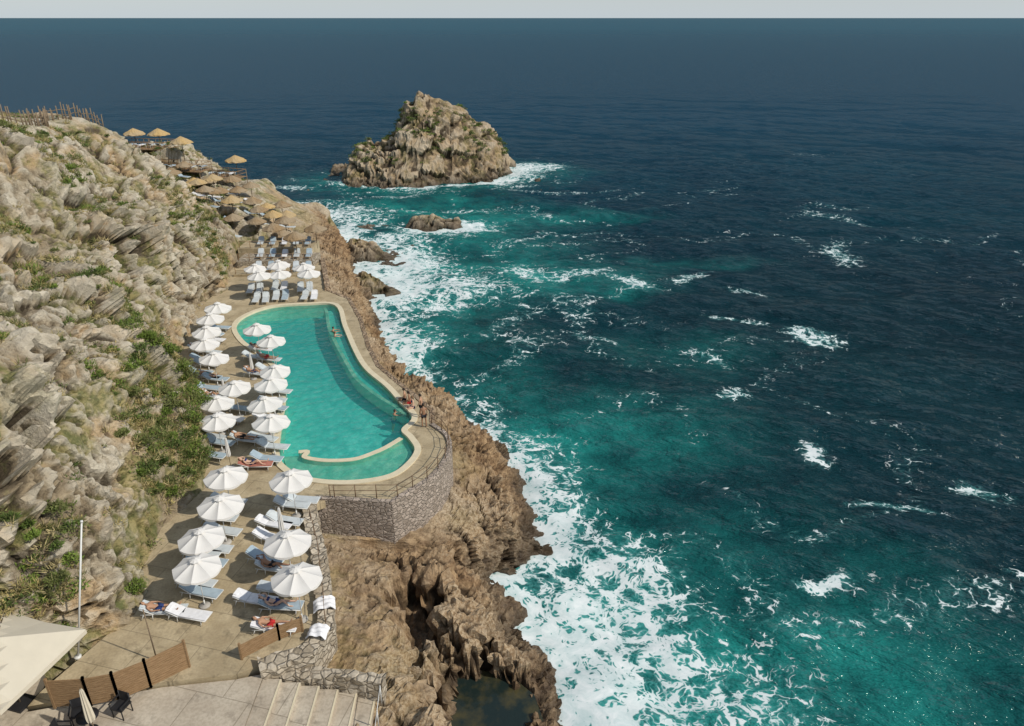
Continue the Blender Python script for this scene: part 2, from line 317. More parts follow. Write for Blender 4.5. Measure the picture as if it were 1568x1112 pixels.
b=MB(); n=len(pool); pb=offset(pool,.01)
b.add([(x,y,6.0) for x,y in pb]+[(x,y,4.55) for x,y in pb],[(i,(i+1)%n,n+(i+1)%n,n+i) for i in range(n)],M_step)
basin=b.obj('pool_basin')
def pool_floor_mat():
    t=NT('pool_plaster'); p=t.pos(); s=t.n('ShaderNodeSeparateXYZ'); t.set(s.inputs[0],p)
    c=t.mix(t.mr(s.outputs[1],38,60),(.42,.84,.75),(.10,.50,.47)); c=t.mix(t.mr(t.noise(p,.5,4,.65),.35,.65,0,.4),c,(.10,.46,.43)); return t.done(t.bsdf(c,.7))
fl=fill('floor',[offset(pool,.02)],4.6,.1,pool_floor_mat()); fl.parent=basin
div=[(-13.6,40.3),(-13.05,40.35),(-13.1,39.75),(-12.4,39.45),(-11.5,39.3),(-10.4,39.35),(-9.6,39.6),(-8.7,40.3),(-8.1,40.9),(-7.3,42.0)]
tod=fill('toddler_floor',[[(-14.6,40.2)]+div+[(-6.9,41.8),(-6.3,40.3),(-6.8,38.5),(-7.8,37.5),(-9.9,37),(-12.3,37.4),(-13.9,38.7)]],5.6,.95,simple('shallow_plaster',(.58,.66,.50),.7,.1)); tod.parent=basin
def ribbon(pts,w): 
    L=[];R=[]
    for i,p in enumerate(pts):
        a=Vector(pts[max(i-1,0)]);c=Vector(pts[min(i+1,len(pts)-1)]);t=(c-a).normalized(); L.append((p[0]-t.y*w/2,p[1]+t.x*w/2)); R.append((p[0]+t.y*w/2,p[1]-t.x*w/2))
    return L+R[::-1]
dv=fill('divider',[ribbon(cr(div,4,False),.34)],5.93,.6,M_cope); dv.parent=basin
bench=cr([(-17.9,66.3),(-17.4,65),(-16.4,61.4),(-14.9,57.6),(-13.6,54.6),(-12.4,51.9),(-11.2,49.9),(-9.6,47.9),(-8.2,46.4),(-7.4,45.2)],4,False)
bn=fill('bench',[ribbon(bench,.28)],5.83,.9,M_cope); bn.parent=basin
rimo=[(-17.1,66.3),(-15.2,61.2),(-13.1,55.5),(-11.6,52.2),(-9.6,49.3),(-8.3,47),(-7.0,44.8)]
bs=fill('bench_shelf',[[p for p in bench[::2]]+rimo[::-1]],5.5,.7,simple('shelf_plaster',(.22,.60,.52),.7,.08)); bs.parent=basin
def pool_water_mat():
    t=NT('pool_water'); p=t.pos(); n=t.noise(p,2.4,3,.6); n=t.math('ADD',n,t.vor(t.vadd(p,t.vscale(t.noise(p,1.5,2,col=True),.6)),1.6))
    bm=t.bump(n,.10,.8)
    tr=t.n('ShaderNodeBsdfTransparent'); t.set(tr.inputs[0],t.mix(t.mr(n,.5,1.3),(.70,.99,.95),(.38,.80,.76)))
    df=t.n('ShaderNodeBsdfDiffuse'); t.set(df.inputs[0],(.025,.38,.35)); t.set(df.inputs['Normal'],bm)
    m1=t.n('ShaderNodeMixShader'); m1.inputs[0].default_value=.18; t.set(m1.inputs[1],tr.outputs[0]); t.set(m1.inputs[2],df.outputs[0])
    gl=t.n('ShaderNodeBsdfGlossy'); gl.inputs['Roughness'].default_value=.08; t.set(gl.inputs['Normal'],bm)
    fr=t.n('ShaderNodeFresnel'); fr.inputs['IOR'].default_value=1.33; t.set(fr.inputs['Normal'],bm)
    m2=t.n('ShaderNodeMixShader'); t.set(m2.inputs[0],t.math('MINIMUM',fr.outputs[0],.3)); t.set(m2.inputs[1],m1.outputs[0]); t.set(m2.inputs[2],gl.outputs[0])
    return t.done(m2.outputs[0])
fill('pool_water',[offset(pool,.0)],5.885,0.0,pool_water_mat())
def tide():
    t=NT('tide_pool_water'); return t.done(t.bsdf(t.mix(t.mr(t.noise(t.pos(),.9,4),.45,.68),(.014,.024,.022),(.07,.06,.025)),.06,t.bump(t.noise(t.pos(),3,3),.02),.4))
fill('tide_pool_water',[[(-1.5+3.0*math.cos(a/12*6.283),24.6+3.0*math.sin(a/12*6.283)) for a in range(12)]],.75,0.0,tide())
# walls
def wall(name,pts,ztop,zb,mat,th=.35,jit=.0):
    b=MB(); dense=[]
    for i in range(len(pts)-1):
        a=Vector(pts[i]);c=Vector(pts[i+1]);k=max(1,int((c-a).length/.25))
        for j in range(k): dense.append(tuple(a.lerp(c,j/k)))
    dense.append(pts[-1]); L=ribbon(dense,th); n=len(dense); l=L[:n]; r=L[n:][::-1]; vs=[];nz=8
    for side in (l,r):
        for k in range(nz+1):
            for i,(x,y) in enumerate(side):
                zt=ztop+ (perlin(np.array([x*2.,y*2.,3.]))*jit*1.5 if jit else 0); z=zb+(zt-zb)*k/nz
                vs.append((x+rng.uniform(-jit,jit)*.5,y+rng.uniform(-jit,jit)*.5,z))
    def ix(s,k,i): return s*(nz+1)*n+k*n+i
    fs=[]
    for s in (0,1):
        for k in range(nz):
            for i in range(n-1): fs.append((ix(s,k,i),ix(s,k,i+1),ix(s,k+1,i+1),ix(s,k+1,i)))
    for i in range(n-1): fs.append((ix(0,nz,i),ix(0,nz,i+1),ix(1,nz,i+1),ix(1,nz,i)))
    for k in range(nz):
        fs.append((ix(0,k,0),ix(1,k,0),ix(1,k+1,0),ix(0,k+1,0))); fs.append((ix(0,k,n-1),ix(1,k,n-1),ix(1,k+1,n-1),ix(0,k+1,n-1)))
    b.add(vs,fs,mat); return b.obj(name)
bast=cr([(-5.45,43.6),(-4.35,42.2),(-3.98,40.6),(-4.15,39.2),(-4.55,37.9),(-5.15,36.8),(-6.0,35.8),(-6.85,34.75)],4,False)
wall('bastion_wall',bast+[(-7.6,34.8),(-10.4,35.1),(-11.3,35.1)],6.12,1.6,M_mas,.3)
wall('sea_wall',[(-18.7,70.9),(-16.0,68.4),(-13.8,62.8),(-12.1,56.9),(-10.6,53),(-8.7,50.1),(-7.3,48.2),(-5.6,45.6),(-5.4,43.6)],6.04,2.6,M_brw,.35,.05)
wall('rubble_stone_wall',[(-11.4,34.5),(-11.0,32.9),(-9.9,30.2),(-8.75,26.5),(-8.35,25.1),(-8.8,23.7),(-10.7,22.85)],6.28,2.5,M_rub,.75,.12)
wall('terrace_retaining_wall',[(-21.5,81),(-18.6,70.8)],6.3,3.5,M_brw,.5,.1)
def railing(name,pts,zb,h,sp,mat,rails=(1.,.55),r=.025,zf=None):
    b=MB(); ps=[pts[0]]; last=Vector(pts[0])
    for p in pts[1:]:
        a=Vector(p)
        while (a-last).length>=sp:
            last=last+(a-last).normalized()*sp; ps.append(tuple(last))
    ps.append(pts[-1]); zz=[zf(*p) if zf else zb for p in ps]
    for p,z in zip(ps,zz): b.cyl((p[0],p[1],z-.1),(p[0],p[1],z+h),r*1.3,r*1.1,mat,6)
    for k in rails:
        for i in range(len(ps)-1): b.cyl((*ps[i],zz[i]+h*k-.03),(*ps[i+1],zz[i+1]+h*k-.03),r*.8,r*.8,mat,5)
    return b.obj(name)
railing('iron_railing',bast+[(-7.6,34.8),(-10.4,35.1)],6.12,.85,1.2,M_dmetal)
railing('iron_railing',[(-10.9,32.7),(-9.9,30.2),(-8.75,26.5),(-8.35,25.1)],6.25,.8,1.3,M_dmetal,(1.,),.018)
b=MB()
for i in range(6):
    b.box((-10.1+i*.78,18.4,5.74-i*.2-1.),(.78,8.4,2.),M_low); b.box((-9.74+i*.78,18.4,5.75-i*.2),(.07,8.3,.03),M_cope)
b.obj('stone_steps')
wall('rubble_stone_wall',[(-10.6,22.95),(-7.6,22.95),(-5.4,22.6)],5.75,2.5,M_rub,.5,.12)
railing('iron_railing',[(-5.5,22.2),(-5.3,19),(-5.2,16)],4.9,.9,1.2,M_metal,(1.,),.02)
def fence(name,pts,zb,h,mat):
    b=MB()
    for i in range(len(pts)-1):
        a=Vector((*pts[i],0));c=Vector((*pts[i+1],0));d=(c-a);L=d.length;d.normalize();R=Matrix.Rotation(math.atan2(d.y,d.x),3,'Z')
        for p in (a,c): b.box((p.x,p.y,zb+h/2+.05),(.09,.09,h+.15),mat)
        k=int(h/.11)
        for j in range(k): 
            m=a+d*L/2; b.box((m.x,m.y,zb+.1+j*.11),(L-.1,.035,.085),mat,R)
    return b.obj(name)
fence('wooden_fence',[(-18.3,21.0),(-16.9,21.1),(-15.9,21.35),(-14.9,22.0),(-13.7,23.0)],5.95,1.45,M_wood)
fence('wooden_fence',[(-11.6,23.4),(-10.3,24.5),(-9.4,25.0)],6.0,.8,M_wood)
b=MB(); b.cyl((0,0,0),(1.2,1.0,6.4),.045,.035,M_metal); b.cyl((0,0,0),(0,0,.1),.15,.15,M_metal); b.cyl((1.2,1.,6.4),(1.21,1.01,6.48),.06,.05,M_metal); b.obj('flagpole',(-18.7,23.5,6.0))
b=MB(); b.cyl((0,0,0),(0,0,2.9),.03,.025,M_woodd); b.cyl((0,0,0),(0,0,.06),.1,.1,M_woodd); b.obj('wooden_post',(-15.2,23.3,6.0))
# ------------------------------------------------------------ umbrellas
def umbrella(name,R=1.12,ribs=8,H=2.3,rise=.42,canv=M_white,val=.13,pole=M_metal):
    b=MB(); sub=6; n=ribs*sub; rings=7; vs=[]
    for j in range(rings+1):
        f=.06+.94*j/rings
        for i in range(n):
            th=2*math.pi*i/n; k=(i%sub)/sub; s=4*k*(1-k)
            r=R*f*(1-.055*s*f); z=H+rise*(1-f**1.15)-.035*s*math.sin(math.pi*min(1,f))-.07*s*f
            vs.append((r*math.cos(th),r*math.sin(th),z))
    for i in range(n):
        th=2*math.pi*i/n; k=(i%sub)/sub; s=4*k*(1-k); r=R*(1-.055*s)*1.005; vs.append((r*math.cos(th),r*math.sin(th),H-.07*s-val*(.55+.45*s)))
    fs=[(j*n+i,(j+1)*n+i,(j+1)*n+(i+1)%n,j*n+(i+1)%n) for j in range(rings+1) for i in range(n)]
    b.add(vs,fs,canv,False)
    c=[];m=ribs*2
    for rr,zz in ((.02,.14),(.16,.10),(.29,.04)):
        for i in range(m):
            th=2*math.pi*i/m; q=1 if i%2==0 else .85; c.append((rr*q*math.cos(th),rr*q*math.sin(th),H+rise+zz-.02))
    b.add(c,[(j*m+i,(j+1)*m+i,(j+1)*m+(i+1)%m,j*m+(i+1)%m) for j in range(2) for i in range(m)],canv)
    b.cyl((0,0,0),(0,0,H+rise+.05),.022,.02,pole,8); b.cyl((0,0,H+rise+.05),(0,0,H+rise+.2),.03,.012,canv,8)
    for i in range(ribs):
        th=2*math.pi*i/ribs; b.cyl((R*.96*math.cos(th),R*.96*math.sin(th),H-.015),(0.03*math.cos(th),.03*math.sin(th),H+rise-.06),.009,.009,pole,4)
        b.cyl((R*.5*math.cos(th),R*.5*math.sin(th),H+rise*.45),(0.02*math.cos(th),.02*math.sin(th),H-.25),.007,.007,pole,4)
    b.cyl((0,0,0),(0,0,.07),.27,.25,M_conc,16); b.cyl((0,0,.07),(0,0,.35),.035,.035,pole,8)
    return b.mesh(name)
UM=umbrella('beach_umbrella')
uL=[(-25.4,59.6),(-24.9,56.9),(-24.3,54.4),(-23.6,52),(-22,49.4),(-18.8,44.8),(-19.2,42.4),(-18.4,40.2),(-15.6,33.8),(-15,31.2),(-14.9,28.7),(-14.4,26.6)]
uR=[(-20.4,54.8),(-18.6,52.5),(-16.8,47.4),(-16.4,44.9),(-15.9,42.2),(-14.9,39.7),(-11.9,33.5),(-10.7,28.2),(-9.6,25.7)]
uF=[(-25.7,70.8),(-23.5,71.7),(-20.8,71.2),(-24.3,68.2),(-22.6,68.9),(-19.8,69.0)]
for (x,y) in uL+uR+uF:
    o=inst('beach_umbrella',UM,(x,y,6.0),random.uniform(0,1),random.uniform(.97,1.04)); o.rotation_euler[0]=random.uniform(-.04,.04); o.rotation_euler[1]=random.uniform(-.04,.04)
def square_parasol():
    b=MB(); n=8; S=2.05; vs=[]
    for j in range(n+1):
        for i in range(n+1):
            u=i/n*2-1; v=j/n*2-1; m=max(abs(u),abs(v)); mn=min(abs(u),abs(v)); s=1-(mn/m if m>0 else 0)
            vs.append((u*S*(1-.03*s*m),v*S*(1-.03*s*m),2.55+1.0*(1-m)-.07*s*m))
    b.add(vs,[(j*(n+1)+i,j*(n+1)+i+1,(j+1)*(n+1)+i+1,(j+1)*(n+1)+i) for j in range(n) for i in range(n)],M_cream)
    for a in range(4):
        R=Matrix.Rotation(a*math.pi/2,3,'Z'); vv=[]
        for i in range(n+1):
            u=i/n*2-1; s=1-abs(u); p=R@Vector((u*S*1.0,-S*(1-.03*s),2.55-.07*s)); vv+= [p,p-Vector((0,0,.2))]
        b.add(vv,[(2*i,2*i+1,2*i+3,2*i+2) for i in range(n)],M_cream)
        p=R@Vector((S,S,2.53)); b.cyl(p,(0,0,3.45),.02,.02,M_woodd,6)
    b.cyl((0,0,0),(0,0,3.6),.04,.035,M_woodd,10); b.cyl((0,0,3.55),(0,0,3.75),.05,.01,M_cream,8); b.box((0,0,.05),(.8,.8,.1),M_black)
    return b.mesh('square_parasol')
inst('square_parasol',square_parasol(),(-19.9,21.3,5.82),math.radians(-15))
def closed_umb(name,canv,H=2.4):
    b=MB(); n=16; vs=[]; rs=[(.03,H),(.07,H-.1),(.10,H-.5),(.13,H-.9),(.15,H-1.3),(.12,H-1.45)]
    for r,z in rs:
        for i in range(n):
            q=r*(1 if i%2 else .62); vs.append((q*math.cos(i/n*6.283),q*math.sin(i/n*6.283),z))
    b.add(vs,[(j*n+i,(j+1)*n+i,(j+1)*n+(i+1)%n,j*n+(i+1)%n) for j in range(len(rs)-1) for i in range(n)],canv)
    b.cyl((0,0,0),(0,0,H+.05),.02,.02,M_woodd,8); b.cyl((0,0,0),(0,0,.07),.27,.25,M_conc,16); return b.mesh(name)
CU=closed_umb('closed_umbrella',M_cream); CW=closed_umb('closed_umbrella',M_white)
inst('closed_umbrella',CU,(-15.9,19.6,5.82),0,1.15); inst('closed_umbrella',CW,(-11.9,31.0,6.0)); inst('closed_umbrella',CW,(-17.2,38.3,6.0),0,.9); inst('closed_umbrella',CW,(-20.2,46.2,6.0),0,.9); inst('closed_umbrella',CW,(-19.7,50.6,6.0),0,.9)
def chair():
    b=MB(); b.box((0,0,.44),(.5,.5,.05),M_black); 
    for sx in (-.22,.22):
        for sy in (-.22,.22): b.cyl((sx,sy,0),(sx,sy,.44 if sy<0 else .88),.022,.022,M_black,6)
    b.box((0,.23,.68),(.46,.03,.36),M_black,Matrix.Rotation(-.12,3,'X')); 
    for sx in (-.26,.26): b.box((sx,0,.65),(.05,.5,.03),M_black); b.cyl((sx,-.22,.44),(sx,-.22,.65),.018,.018,M_black,6)
    return b.mesh('outdoor_chair')
CH=chair()
for x,y,r in [(-17.0,20.5,.4),(-15.5,20.8,-.3),(-17.2,19.6,1.6)]: inst('outdoor_chair',CH,(x,y,5.82),r,1.1)
b=MB(); b.cyl((0,0,.72),(0,0,.75),.4,.4,M_black,24); b.cyl((0,0,.02),(0,0,.72),.035,.035,M_black); b.cyl((0,0,0),(0,0,.03),.24,.22,M_black,20); b.obj('bistro_table',(-16.4,20.1,5.82))
# ------------------------------------------------------------ loungers
def lounger(name,cloth,back=.5,fr=M_metal):
    b=MB()
    for sy in (-.31,.31):
        b.cyl((-.35,sy,.34),(1.0,sy,.34),.022,.022,fr,6); b.cyl((-.35,sy,.34),(-.35-.68*math.cos(back),sy,.34+.68*math.sin(back)),.022,.022,fr,6)
        for x in (-.45,.75): b.cyl((x,sy*.98,0),(x+.05,sy*.98,.34),.02,.02,fr,6)
        b.cyl((-.95,sy*.98,0),(-.8,sy*.98,.34),.02,.02,fr,6); b.cyl((-.95,sy*.98,.33),(-.35,sy*.98,.33),.018,.018,fr,6)
    for x in (-.35,1.0,.3): b.cyl((x,-.31,.335),(x,.31,.335),.018,.018,fr,6)
    b.box((.33,0,.365),(1.32,.56,.045),cloth); R=Matrix.Rotation(back,3,'Y'); b.box((-.35-.34*math.cos(back),0,.375+.34*math.sin(back)),(.68,.56,.045),cloth,R)
    b.box((-.35-.6*math.cos(back),0,.41+.6*math.sin(back)),(.16,.4,.05),cloth,R)
    return b.mesh(name)
LG=[lounger('sun_lounger',M_sling),lounger('sun_lounger',M_mat),lounger('sun_lounger',M_toww,.3),lounger('sun_lounger',M_sling,.15)]
LT=lounger('sun_lounger',M_towr,.35)
A0=math.radians(-12); lpos=[]
for i,(x,y) in enumerate(uL):
    for s in (-.85,.62):
        xx=max(x-.35,float(I(Fl,y+s,1))+1.0) ; lpos.append((xx,y+s,A0+random.uniform(-.1,.1)))
for i,(x,y) in enumerate(uR):
    for s in (-.8,.62): lpos.append((x-.25 if y>36 else x-.4,y+s,A0+random.uniform(-.12,.12)))
for (x,y) in uF:
    for s in (-.45,.45): lpos.append((x+s,y-.7,math.radians(-80)+random.uniform(-.08,.08)))
lpos+=[(-15.8,30.0,-.2),(-20.5,41.3,-.3),(-11.9,34.6,-.1),(-12.8,32.4,-.25),(-12.6,31.2,-.4),(-12.4,29.6,-.3),(-12.0,26.7,-.2)]
for i,(x,y,a) in enumerate(lpos):
    if x>-14.2 and y>35.3 and y<39: continue
    inst('sun_lounger',random.choice([LG[0],LG[0],LG[1],LG[2],LG[3]]),(x,y,6.0),a)
# ------------------------------------------------------------ people
def person(name,loc,rz,pose,skin,cloth,hair,female=False):
    E=[]; J=[];Rr=[];roots=[]
    def vtx(p,r): J.append(Vector(p));Rr.append(r if isinstance(r,tuple) else (r,r)); return len(J)-1
    P0=Vector(pose['pelvis']); t=Vector(pose['torso']).normalized(); side=Vector((0,1,0)); tu=Vector(pose.get('upper',pose['torso'])).normalized()
    pel=vtx(P0,(.13,.115)); roots.append(pel); wa=vtx(P0+t*.2,(.105,.09) if female else (.12,.10)); ch=vtx(P0+t*.2+tu*.2,(.13,.11) if female else (.15,.12)); ne=vtx(P0+t*.2+tu*.34,.055)
    hd=Vector(pose.get('head',tu)).normalized(); hb=vtx(J[ne]+hd*.09,.05); E+=[(pel,wa),(wa,ch),(ch,ne),(ne,hb)]
    sw=.15 if female else .18; hands=[]
    for s,k in ((1,'L'),(-1,'R')):
        sh=vtx(J[ch]+tu*.07+side*s*sw,.055); d1=Vector(pose['ua'+k]).normalized(); d2=Vector(pose['fa'+k]).normalized()
        el=vtx(J[sh]+d1*.28,.038); mid=vtx(J[el]+d2*.1,.037); wr=vtx(J[el]+d2*.24,.024); pm=vtx(J[wr]+d2*.06,(.036,.02)); E+=[(ch,sh),(sh,el),(el,mid),(mid,wr),(wr,pm)]; hands.append((J[wr].copy(),J[pm].copy(),d2,s))
    for s,k in ((1,'L'),(-1,'R')):
        hp=vtx(P0+side*s*.09-t*.04,.085); d1=Vector(pose['th'+k]).normalized(); d2=Vector(pose['ca'+k]).normalized(); d3=Vector(pose.get('ft'+k,(1,0,-.2))).normalized()
        tm=vtx(J[hp]+d1*.2,.078); kn=vtx(J[hp]+d1*.42,.054); cm=vtx(J[kn]+d2*.14,.052); an=vtx(J[kn]+d2*.41,.034); ft=vtx(J[an]+d3*.1,.038); to=vtx(J[an]+d3*.19,.025); E+=[(pel,hp),(hp,tm),(tm,kn),(kn,cm),(cm,an),(an,ft),(ft,to)]
    for wr_,pm_,d,s in hands:
        up=Vector((0,0,1)); a=d.cross(up); a=a.normalized() if a.length>.1 else Vector((1,0,0)); b_=a.cross(d).normalized()
        for f in range(4):
            off=a*((f-1.5)*.02); ln=(.075,.085,.08,.062)[f]; p0=pm_+off; i0=vtx(p0,.009); roots.append(i0); i1=vtx(p0+d*ln*.6,.0085); i2=vtx(p0+d*ln*.95-b_*.018,.007); E+=[(i0,i1),(i1,i2)]
        p0=wr_+d*.03+a*.022; i0=vtx(p0,.011); roots.append(i0); i1=vtx(p0+a*.03+d*.03,.0095); i2=vtx(p0+a*.04+d*.06,.008); E+=[(i0,i1),(i1,i2)]
    def skinmesh(J,R,E,roots,sub):
        me=bpy.data.meshes.new('t'); me.from_pydata([tuple(j) for j in J],E,[]); o=bpy.data.objects.new('t',me); link(o); o.modifiers.new('s','SKIN')
        sv=me.skin_vertices[0].data
        for i,r in enumerate(R): sv[i].radius=r; sv[i].use_root=(i in roots)
        if sub: m=o.modifiers.new('u','SUBSURF'); m.levels=sub; m.render_levels=sub
        bpy.context.view_layer.update(); m2=bpy.data.meshes.new_from_object(o.evaluated_get(bpy.context.evaluated_depsgraph_get())); bpy.data.objects.remove(o)
        return [v.co.copy() for v in m2.vertices],[tuple(p.vertices) for p in m2.polygons]
    b=MB(); v,f=skinmesh(J,Rr,E,roots,1); b.add(v,f,skin,True)
    def grow(ids,extra,edges):
        m={a:i for i,a in enumerate(ids)}; return skinmesh([J[a] for a in ids],[tuple(x+extra for x in Rr[a]) for a in ids],[(m[a],m[c]) for a,c in edges],[0],1)
    leg0=15
    if female:
        v,f=grow([pel,leg0,leg0+7],.012,[(pel,leg0),(pel,leg0+7)]); b.add(v,f,cloth,True)
        for s in (1,-1):
            fw=Vector(pose.get('fwd',(1,0,0))).normalized(); b.ell(J[ch]+fw*.075+side*s*.065,(.065,.065,.06),cloth)
    else:
        v,f=grow([pel,leg0,leg0+1,leg0+7,leg0+8],.016,[(pel,leg0),(leg0,leg0+1),(pel,leg0+7),(leg0+7,leg0+8)]); b.add(v,f,cloth,True)
    fw=Vector(pose.get('face',(1,0,0))); fw=(fw-hd*fw.dot(hd)).normalized(); sd=hd.cross(fw); Rm=Matrix((fw,sd,hd)).transposed(); hc=J[ne]+hd*.19
    def shp(u,v):
        if u.x>0 and u.z<-.2: v.x*=1.02; v.y*=.82
        return v
    b.ell(hc,(.092,.076,.115),skin,Rm,16,12,shp)
    b.cyl(hc+fw*.085+hd*.012,hc+fw*.112-hd*.022,.008,.014,skin,6); 
    for s in (1,-1): b.ell(hc+fw*.083+sd*s*.032+hd*.01,(.008,.013,.008),M_eye,Rm,8,6); b.ell(hc+sd*s*.077-hd*.005,(.018,.008,.028),skin,Rm,8,6)
    b.ell(hc+fw*.086-hd*.048,(.006,.022,.007),M_lip,Rm,8,6)
    b.ell(hc-fw*.018+hd*.022,(.095,.086,.108),hair,Rm,16,10)
    if female: b.ell(hc-fw*.07-hd*.08,(.045,.075,.13),hair,Rm,12,8)
    return b.obj(name,loc,rz)
ly={'pelvis':(-.2,0,.49),'torso':(-.95,0,.16),'upper':(-.88,0,.42),'head':(-.93,0,.33),'face':(.2,0,1),'fwd':(.2,0,1),'uaL':(.8,.4,-.3),'faL':(.9,-.1,.05),'uaR':(.8,-.4,-.3),'faR':(.95,.1,.05),'thL':(1,.1,0.0),'caL':(1,.05,-.06),'thR':(1,-.1,0.0),'caR':(1,-.05,-.06),'ftL':(.5,.3,.8),'ftR':(.5,-.3,.8)}
ly2=dict(ly,thR=(.8,-.1,.6),caR=(.65,0,-.76),ftR=(1,0,-.1),uaL=(-.6,.7,.1),faL=(-.6,-.7,.25))
sit={'pelvis':(-.02,0,.11),'torso':(-.15,0,1),'upper':(.1,0,1),'head':(.15,0,1),'uaL':(.25,.25,-.9),'faL':(.7,-.1,-.5),'uaR':(-.3,-.25,-.9),'faR':(-.1,-.05,-1),'thL':(1,.15,.02),'caL':(.1,0,-1),'thR':(1,-.15,.0),'caR':(.15,0,-1)}
std={'pelvis':(0,0,.92),'torso':(.05,0,1),'upper':(.12,0,1),'head':(.15,0,1),'uaL':(.15,.25,-1),'faL':(.5,-.1,-.8),'uaR':(.0,-.25,-1),'faR':(.2,.05,-1),'thL':(.1,.08,-1),'caL':(-.05,0,-1),'thR':(-.05,-.08,-1),'caR':(-.12,0,-1)}
wat={'pelvis':(0,0,.0),'torso':(.2,0,1),'upper':(.3,0,1),'head':(.1,0,1),'uaL':(.85,.3,-.15),'faL':(.9,-.3,-.05),'uaR':(.85,-.3,-.15),'faR':(.9,.3,-.05),'thL':(-.1,.1,-1),'caL':(-.2,0,-1),'thR':(-.1,-.1,-1),'caR':(-.3,0,-1)}
def clear(x,y,r=.8):
    for o in list(sc.objects):
        if o.name.startswith('sun_lounger') and (o.location.x-x)**2+(o.location.y-y)**2<r*r: bpy.data.objects.remove(o)
for x,y,a,ps,sk,cl,hr,f,ms in [(-16.0,26.0,.05,ly,0,'navy',M_hair,False,LG[0]),(-10.6,25.0,-.05,ly,0,'red',M_hair,False,LG[2]),(-10.7,26.3,-.05,ly2,1,'navy',M_hairb,True,LG[1]),(-15.6,38.2,.05,ly2,1,'navy',M_hairb,True,LT),(-17.2,41.2,-.2,ly,0,'black',M_hair,False,LG[0]),(-23.0,50.4,-.25,ly,0,'teal',M_hair,False,LG[1]),(-11.7,28.9,-.2,ly2,2,'black',M_hair,False,LG[0]),(-20.6,55.6,-.2,ly,1,'black',M_hairb,True,LG[2]),(-21.5,47.2,-.2,ly2,0,'white',M_hair,True,LG[0]),(-19.4,53.6,-.2,ly,0,'red',M_hair,False,LG[0]),(-19.6,51.0,-.2,ly2,0,'navy',M_hair,False,LG[0]),(-25.6,55.5,-.2,ly,1,'black',M_hair,True,LG[0])]:
    clear(x,y,.75); inst('sun_lounger',ms,(x,y,6.0),a); person('sunbather',(x,y,6.0),a,ps,M_skin[sk],CL[cl],hr,f)
cz_=6.07
person('seated_swimmer',(-7.75,47.1,cz_),3.2,sit,M_skin[0],CL['black'],M_hair,False)
person('seated_swimmer',(-7.0,45.9,cz_),-2.8,sit,M_skin[1],CL['navy'],M_hairb,True)
person('seated_swimmer',(-7.35,46.6,cz_),3.3,sit,M_skin[2],CL['red'],M_hair,False)
person('standing_swimmer',(-6.2,44.6,cz_),2.9,std,M_skin[0],CL['black'],M_hair,False)
person('standing_swimmer',(-5.9,43.3,6.02),1.9,std,M_skin[2],CL['black'],M_hair,False)
person('swimmer_in_pool',(-8.3,45.2,5.45),.5,wat,M_skin[0],CL['navy'],M_hair,False)
person('swimmer_in_pool',(-15.9,60.3,5.5),.4,wat,M_skin[0],CL['navy'],M_hair,False)
person('swimmer_in_pool',(-15.5,59.2,5.5),.4,wat,M_skin[1],CL['black'],M_hairb,True)
def towel(x,y,z,a,s=.8):
    b=MB(); vs=[];n=14
    for j in range(n+1):
        for i in range(n+1):
            u=i/n-.5;v=j/n-.5; zz=.03*math.sin(13*u+5*v)+.03*math.sin(17*v-4*u)-1.0*max(0,abs(u)-.3); vs.append((u*s,v*s*.8,zz))
    b.add(vs,[(j*(n+1)+i,j*(n+1)+i+1,(j+1)*(n+1)+i+1,(j+1)*(n+1)+i) for j in range(n) for i in range(n)],M_toww,True); b.obj('beach_towel',(x,y,z),a)
towel(-8.7,26.3,6.5,.25,1.); towel(-8.6,24.6,6.5,-.1,.9)
# ------------------------------------------------------------ promontory
def straw(mat):
    b=MB(); n=28; vs=[]; rs=[(.04,.62),(.3,.48),(.65,.30),(1.0,.12),(1.28,-.04),(1.3,-.16)]
    for k,(r,z) in enumerate(rs):
        for i in range(n):
            j=rng.uniform(.93,1.06) if k>2 else 1; vs.append((r*j*math.cos(i/n*6.283),r*j*math.sin(i/n*6.283),2.0+z+rng.uniform(-.03,.03)))
    b.add(vs,[(j*n+i,(j+1)*n+i,(j+1)*n+(i+1)%n,j*n+(i+1)%n) for j in range(len(rs)-1) for i in range(n)],mat); b.cyl((0,0,-.3),(0,0,2.65),.05,.04,M_woodd,8)
    for i in range(8): th=i/8*6.283; b.cyl((1.2*math.cos(th),1.2*math.sin(th),1.98),(0,0,2.5),.02,.02,M_woodd,4)
    return b.mesh('straw_umbrella')
SU=straw(M_straw); SG=straw(M_strawg)
for x,y,zt in [(-53.2,108,17.0),(-50,108.5,16.6),(-44.6,103,16.6),(-39.3,107.5,13.4)]: g=gz(x,y); inst('straw_umbrella',SG,(x,y,max(g,zt-3.1)),random.random(),1.15)
sp=[]
for r,y in enumerate(np.arange(86,99,2.9)):
    xa=float(I(Fl,y,1))-5.; xb=float(I(Rl,y,1))-1.2
    for x in np.arange(xa,xb,2.9): sp.append((x+random.uniform(-.5,.5)+(r%2)*1.2,y+random.uniform(-.5,.5)))
for x,y in sp: inst('straw_umbrella',SU if random.random()<.75 else SG,(x,y,gz(x,y)),random.uniform(0,6),random.uniform(.82,1.))
for x,y in sp:
    if random.random()<.8: inst('sun_lounger',LG[random.choice([0,1,2])],(x+.3,y-1.4,gz(x+.3,y-1.4)+.15),random.uniform(-.6,.2))
